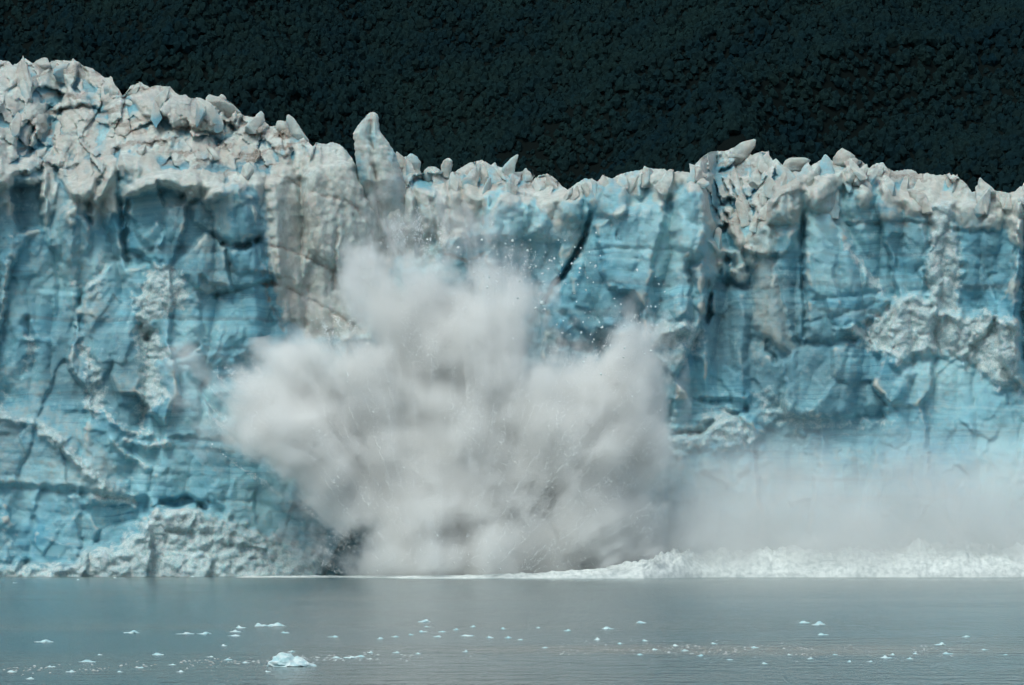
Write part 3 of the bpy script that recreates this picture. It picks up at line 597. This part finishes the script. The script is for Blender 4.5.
tag(hull('splash', LB, YS, spray_mat('spray', LB, YS, O, .50, .08, .92, .25, color=(.998,.998,.99)), 1.3),
    'great burst of white spray thrown up where ice has fallen at the glacier foot', 'splash')
# droplets and crumbs of ice flying at the ragged edge of the burst
def field(p):
    t = np.zeros(len(p))
    for (px, py, rx, ry, tilt, rd, wt, dy) in LB:
        c = np.array(at(px, py, YS+dy)); k = (YS+dy)/F; d = p-c; a = R(tilt); x = d[:,0]*math.cos(a)-d[:,2]*math.sin(a); z = d[:,0]*math.sin(a)+d[:,2]*math.cos(a)
        t = np.maximum(t, wt*(1-np.sqrt((x/(rx*k))**2+(d[:,1]/rd)**2+(z/(ry*k))**2)))
    return t
rd_ = np.random.RandomState(3); pp = np.stack([rd_.uniform(-75, 60, 900000), rd_.uniform(YS-18, YS+16, 900000), rd_.uniform(1, 92, 900000)], -1)
ff = field(pp); Ov = np.array(O); dv = pp-Ov; rr_ = np.linalg.norm(dv, axis=1); th = np.arctan2(dv[:,2], dv[:,0])
stk = gn(th*26, rr_*.05, 501)+.7*gn(th*60, rr_*.08, 502); keep = (ff > .015) & (ff < .26) & (rd_.rand(len(pp)) < np.exp(-((ff-.10)/.07)**2)*np.clip(.25+1.5*stk, .02, 1)) & (rr_ > 22)
pp = pp[keep][:26000]; sz_ = rd_.uniform(.05, .11, len(pp))*(1+1.*(rd_.rand(len(pp)) < .03)); tet = np.array([(1,1,1),(-1,-1,1),(-1,1,-1),(1,-1,-1)], float)*.8
Vd = pp[:,None,:]+tet[None]*sz_[:,None,None]*rd_.uniform(.6, 1.4, (len(pp), 4, 1)); Fd = (np.array([(0,1,2),(0,3,1),(0,2,3),(1,3,2)])[None]+(np.arange(len(pp))*4)[:,None,None]).reshape(-1, 3)
m_drop, nt = mat('droplets'); n = N(nt); pb = n('ShaderNodeBsdfPrincipled', {'Base Color': (.85,.88,.88,1), 'Roughness': .5}); nt.links.new(pb.outputs[0], n('ShaderNodeOutputMaterial').inputs[0])
dro = mesh_np('droplets', Vd.reshape(-1, 3), Fd, m_drop, bpy.data.objects['splash']); dro['kind'] = 'stuff'
LM = [(760,560,250,230,0,13,1.,2), (940,560,270,235,0,13,1.,2), (650,560,190,150,0,13,1.,0), (1070,560,180,230,0,12,1.,2), (690,560,150,190,0,13,.9,0)]
tag(hull('mist', LM, 772., spray_mat('mist', LM, 772., at(640, 700, 772.), .14, .0, .55, .5, .25, color=(.995,.998,.995), zfade=(2., 42.)), 1.0),
    'pale mist drifting right from the splash along the glacier foot', 'mist', kind='stuff')

# ------------------------------------------------------------------ foam and ice in the water
m_foam, nt = mat('foam'); n = N(nt); pos = n('ShaderNodeNewGeometry').outputs['Position']
c = n.mix(n.mr(n.noise(pos, .8, 5, .6), .35, .6), (.42,.47,.47), (.62,.66,.65))
bump = n('ShaderNodeBump', {'Height': n.noise(pos, 1.2, 4, .6), 'Strength': .3, 'Distance': .5}).outputs[0]
pb = n('ShaderNodeBsdfPrincipled', {'Base Color': c, 'Roughness': .9, 'Normal': bump, 'Specular IOR Level': .1}); nt.links.new(pb.outputs[0], n('ShaderNodeOutputMaterial').inputs[0])
# the surge: a ridge of broken white water, heightfield over (x along the wall, y across)
ux = np.arange(235, 1120, 1.0); uy = np.linspace(0, 1, 60); UX, UY = np.meshgrid(ux, uy)
H = curve([(235,0),(250,.35),(360,.4),(400,.5),(500,.9),(600,2.2),(650,4.6),(690,6.2),(740,5.6),(760,6.8),(820,7.2),(860,6.2),(900,7.4),(960,7.6),(1040,7.),(1120,6)], UX)
W_ = 3+H*1.7; prof = np.sin(np.pi*np.clip(UY, 0, 1))**.7; xm = (UX-512)/F*770
hz = 1.15*H*prof*(.86+.35*fbm(xm/9, UY*2.5, 201, 4)) + prof*np.clip(H, 0, 4)*.34*(1.1*np.abs(gn(xm/4.2, UY*3+xm/9, 203))+.6*np.abs(gn(xm/1.7, UY*7+xm/5, 204))+.35*fbm(xm/.8, UY*12, 205, 2)-.3)
YW = 762-13*np.clip(np.minimum((UX-350)/60, (700-UX)/60), 0, 1)+(UY)*W_*1.6+1.2*fbm(xm/12, UY, 204)
Vw = np.stack([xm, YW, np.maximum(hz, 0)-.05], -1).reshape(-1, 3); iw = np.arange(UX.size).reshape(UX.shape)
Fw = np.stack([iw[:-1,:-1], iw[:-1,1:], iw[1:,1:], iw[1:,:-1]], -1).reshape(-1, 4)
tag(mesh_np('surge_wave', Vw, Fw, m_foam, None, True), 'low rolling ridge of white foam running right along the glacier foot', 'wave')

m_berg, nt = mat('floating_ice'); n = N(nt); pos = n('ShaderNodeNewGeometry').outputs['Position']
c = n.mix(n.mr(n.noise(pos, 1.1, 4, .6), .38, .6), (.36,.56,.60), (.62,.72,.73))
bump = n('ShaderNodeBump', {'Height': n.noise(pos, 3., 4, .6), 'Strength': .5, 'Distance': .3}).outputs[0]
pb = n('ShaderNodeBsdfPrincipled', {'Base Color': c, 'Roughness': .5, 'IOR': 1.31, 'Normal': bump}); nt.links.new(pb.outputs[0], n('ShaderNodeOutputMaterial').inputs[0])
def berg_mesh(name, W, H, seed, humps, sub=4):
    """W wide, H high floe; humps: (x -1..1, height 0..1, width)"""
    b2 = bmesh.new(); bmesh.ops.create_icosphere(b2, subdivisions=sub, radius=1)
    for v in b2.verts:
        p = v.co.copy(); hh = .22
        for (hx_, hh_, hw_) in humps: hh = max(hh, hh_*max(0, 1-abs((p.x-hx_)/hw_)**3)**.6*(1-.5*abs(p.y)))
        nz = .3*mnoise.noise(p*1.9+Vector((seed,0,0)))+.2*mnoise.noise(p*4.3+Vector((seed,2,0)))+.1*mnoise.noise(p*9+Vector((seed,4,0)))
        r_ = 1+nz; zz = p.z*(hh if p.z > 0 else .25)*(1+1.1*nz)
        v.co = (p.x*W/2*(1+.35*nz), p.y*W*.36*r_, zz*H*.78)
    me = bpy.data.meshes.new(name); b2.to_mesh(me); b2.free(); me.materials.append(m_berg)
    return me
def wat(px, py): Yw = F*CH/(py-HZ); return ((px-512)/F*Yw, Yw, 0.), Yw/F
def berg(name, px, py, w_, h_, label, cat, group=None, humps=None, seed=None):
    (x, y, z), k = wat(px, py); sd = seed or px*.37
    me = berg_mesh(name, w_*k, h_*k, sd, humps or [(random.uniform(-.5,.5), .8, random.uniform(.25,.6)), (random.uniform(-.7,.7), .45, .5)], 4 if w_ > 25 else 3)
    o = bpy.data.objects.new(name, me); COL.objects.link(o); o.location = (x, y, 0); tag(o, label, cat, group); return o
berg('iceberg', 291, 666, 50, 19, 'largest floating chunk of pale blue ice, humped, near the lower left', 'iceberg', None, [(-.25,1.,.36), (-.62,.78,.3), (.12,.52,.3), (.42,.6,.42), (.72,.35,.3)], 8.1)
NAMED = [
 (44,642,20,4,'thin white floe with a small peak, leftmost floe above the brash line'), (131,633,16,5,'flat topped white floe floating alone left of the long thin pair'),
 (158,655,12,4,'small white floe between the brash line and the lone flat topped floe'), (185,634,19,3,'long thin white floe, left one of a touching pair'), (204,634,15,4,'slightly peaked white floe, right one of a touching pair'),
 (241,628,11,5,'small humped floe at the top of a cluster of three'), (235,632,12,4,'flat middle floe of a cluster of three'), (234,636,13,3,'lowest floe of a cluster of three'),
 (261,626,14,5,'small white floe touching the wide lumpy floe above the large iceberg'), (276,626,20,6,'wide lumpy white floe above the large iceberg'), (285,633,9,3,'small faint floe just under the wide lumpy floe'),
 (333,637,11,3,'lone thin floe right of the large iceberg and above it'), (87,662,18,4,'white floe lying along the brash line at lower left'), (291,652,8,3,'tiny floe directly behind the large iceberg'),
 (424,622,13,5,'bright knobbly floe below the left side of the splash'), (804,623,12,4,'low pale floe, left one of a pair under the mist'), (819,625,14,6,'domed pale floe, right one of a pair under the mist'),
 (823,635,11,3,'thin floe just below the pair under the mist'), (608,629,13,4,'pale mound of ice at the right end of the scattered bits'), (641,623,11,4,'white rounded floe below the right edge of the splash'),
 (886,658,13,4,'bright flat floe near the right end of the brown brash band'), (940,645,12,5,'low grey dome of ice near the right side'), (948,654,12,4,'flat floe beside the low grey dome of ice'),
 (467,636,15,3,'wide faint floe among the scattered bits in the middle')]
for (px, py, w_, h_, lb) in NAMED: berg('ice_floe', px, py, w_, h_, lb, 'ice floe')
BITS = [(51,667,9,3),(30,679,9,3),(224,646,6,3),(172,665,9,2),(427,627,8,2),(423,632,8,3),(442,632,8,2),(456,630,7,3),(473,627,6,3),(503,629,6,3),(490,638,8,3),(508,638,8,3),(437,637,10,3),(411,635,5,3),(380,639,7,3),(395,637,8,3),
 (538,628,5,2),(567,631,8,3),(597,640,6,4),(645,641,6,3),(465,652,6,4),(370,653,6,4),(396,653,8,4),(418,654,6,3),(892,655,6,3),(910,659,7,3),(915,654,6,3),(966,637,9,3),(765,664,6,3),(849,662,5,3),(714,644,8,3),(685,651,8,3),(755,648,8,3),
 (350,658,14,4),(360,657,12,3),(336,658,10,3),(210,657,8,2),(228,660,9,3),(246,663,8,2),(268,672,7,3),(180,672,8,3),(140,668,8,3),(120,672,7,2),(70,672,9,3),(12,672,10,3),(100,655,6,2),(675,646,7,3),(700,656,8,3),(655,650,6,3),(640,655,7,3),(620,644,6,3),(545,648,7,2),(520,640,6,2),
 (730,660,7,2),(790,655,6,2),(810,659,7,3),(835,655,6,2),(870,662,6,3),(985,650,8,2),(1005,655,6,2),(15,583,5,1.5),(115,578,4,1.5),(192,577,7,1.5),(78,580,4,1.5)]
for (px, py, w_, h_) in BITS: berg('ice_bit', px, py, w_, h_, 'small white bit of ice floating low on the grey water', 'floating ice', 'small bits of floating ice')
# brash: drifting crumbs, one mass
m_brash, nt = mat('brash'); n = N(nt)
pb = n('ShaderNodeBsdfPrincipled', {'Base Color': n.mix(n('ShaderNodeNewGeometry').outputs['Random Per Island'], (.22,.22,.20), (.52,.57,.57)), 'Roughness': .6}); nt.links.new(pb.outputs[0], n('ShaderNodeOutputMaterial').inputs[0])
tv = []; tf = []
def crumbs(x0, x1, yc, yh, cnt, smin, smax, slope=0):
    for _ in range(cnt):
        px = random.uniform(x0, x1); py = yc+slope*(px-x0)+random.gauss(0, yh)
        if py < 600 or py > 700: continue
        if gn(np.array([px/38.]), np.array([py/5.]), 301)[0] < -.12: continue
        (x, y, z), k = wat(px, py); s_ = random.uniform(smin, smax)**1.0*k; b0 = len(tv); a0 = random.random()*6
        for j in range(5): tv.append((x+s_*(1+.3*random.random())*math.cos(a0+j*1.257), y+s_*1.3*math.sin(a0+j*1.257), -.02))
        tv.append((x+random.uniform(-.2,.2)*s_, y, s_*random.uniform(.25,.6)))
        for j in range(5): tf.append((b0+j, b0+(j+1)%5, b0+5))
crumbs(-20, 380, 671, 2.4, 300, .6, 2.2, -.035); crumbs(150, 300, 661, 1.8, 70, .6, 2.4); crumbs(300, 480, 658, 1.6, 100, .6, 2.2)
crumbs(560, 960, 648, 3.8, 760, .4, 1.5, .01); crumbs(640, 820, 650, 3, 160, .6, 2.0, .0); crumbs(330, 720, 664, 4, 120, .4, 1.1); crumbs(0, 1024, 640, 22, 50, .3, .9)
tag(mesh_np('brash_ice', np.array(tv), np.array(tf), m_brash), 'bands of tiny ice crumbs drifting on the water', None, kind='stuff')

# ------------------------------------------------------------------ ice thrown into the air
m_chunk, nt = mat('broken_ice'); n = N(nt)
pb = n('ShaderNodeBsdfPrincipled', {'Base Color': n.mix(n('ShaderNodeObjectInfo').outputs['Random'], (.60,.70,.72), (.82,.86,.86)), 'Roughness': .6}); nt.links.new(pb.outputs[0], n('ShaderNodeOutputMaterial').inputs[0])
cm = []
for k in range(5):
    b2 = bmesh.new(); bmesh.ops.create_icosphere(b2, subdivisions=1, radius=1)
    for v in b2.verts: v.co = v.co*(1+.5*mnoise.noise(v.co*1.7+Vector((k*7,0,0)))); v.co.z *= .8
    me = bpy.data.meshes.new('ice_chunk'); b2.to_mesh(me); b2.free(); me.materials.append(m_chunk); cm.append(me)
def chunk(px, py, r_px, Yk, label, group):
    o = bpy.data.objects.new('ice_chunk', random.choice(cm)); COL.objects.link(o); o.location = at(px, py, Yk); s_ = r_px*Yk/F
    o.scale = (s_, s_, s_*random.uniform(.7,1.1)); o.rotation_euler = [random.uniform(0,6) for _ in range(3)]; tag(o, label, 'ice chunk', group); return o
chunk(543, 303, 3.6, 752, 'largest flying lump of white ice, at the foot of the slanting dark crack', None)
LBL = 'small white ice chunk flung into the air around the splash'
random.seed(5)
for (cx, cy, sx, sy, cnt, s0, s1) in ((555,270,70,38,70,.5,1.5), (600,330,48,26,55,.5,1.4), (470,235,40,18,22,.6,1.4), (655,330,16,34,16,.5,1.3), (415,238,30,12,14,.6,1.2), (500,262,26,16,16,.5,1.2), (318,318,20,10,6,.5,1.)):
    for _ in range(cnt):
        px = random.gauss(cx, sx*.6); py = random.gauss(cy, sy*.6)
        chunk(px, py, random.uniform(s0, s1)**1.4*.95, random.uniform(742, 756), LBL, 'ice chunks flung up by the splash')
# ------------------------------------------------------------------ light
w = bpy.data.worlds.new('World'); S.world = w; w.use_nodes = True; nt = w.node_tree; nt.nodes.clear(); n = N(nt)
EL, AZ = 58, -150
sky = n('ShaderNodeTexSky', sky_type='NISHITA'); sky.sun_disc = False; sky.sun_elevation = R(EL); sky.sun_rotation = R(AZ); sky.dust_density = 3
hs = n('ShaderNodeHueSaturation', {'Saturation': .85, 'Value': 1., 'Color': sky.outputs[0]})
tint = n.mix(1., hs.outputs[0], (.91,1.02,1.), 'MULTIPLY')
bg = n('ShaderNodeBackground', {'Color': tint, 'Strength': .09}); nt.links.new(bg.outputs[0], n('ShaderNodeOutputWorld').inputs[0])
sl = bpy.data.lights.new('sun', 'SUN'); sl.energy = 1.3; sl.angle = R(25); sl.color = (.97,1,.94)
so = bpy.data.objects.new('sun', sl); COL.objects.link(so)
d = Vector((math.sin(R(AZ))*math.cos(R(EL)), math.cos(R(AZ))*math.cos(R(EL)), math.sin(R(EL)))); so.rotation_euler = d.to_track_quat('Z', 'Y').to_euler(); so.location = (0, 0, 300)
vs = S.view_settings; vs.view_transform = 'Standard'; vs.look = 'None'; vs.gamma = 1; vs.use_curve_mapping = False; vs.exposure = .58
cy = S.cycles; cy.max_bounces = 11; cy.diffuse_bounces = 3; cy.glossy_bounces = 3; cy.volume_bounces = 7; cy.use_adaptive_sampling = True; cy.adaptive_threshold = .06; cy.adaptive_min_samples = 16; cy.use_denoising = True; cy.volume_max_steps = 256
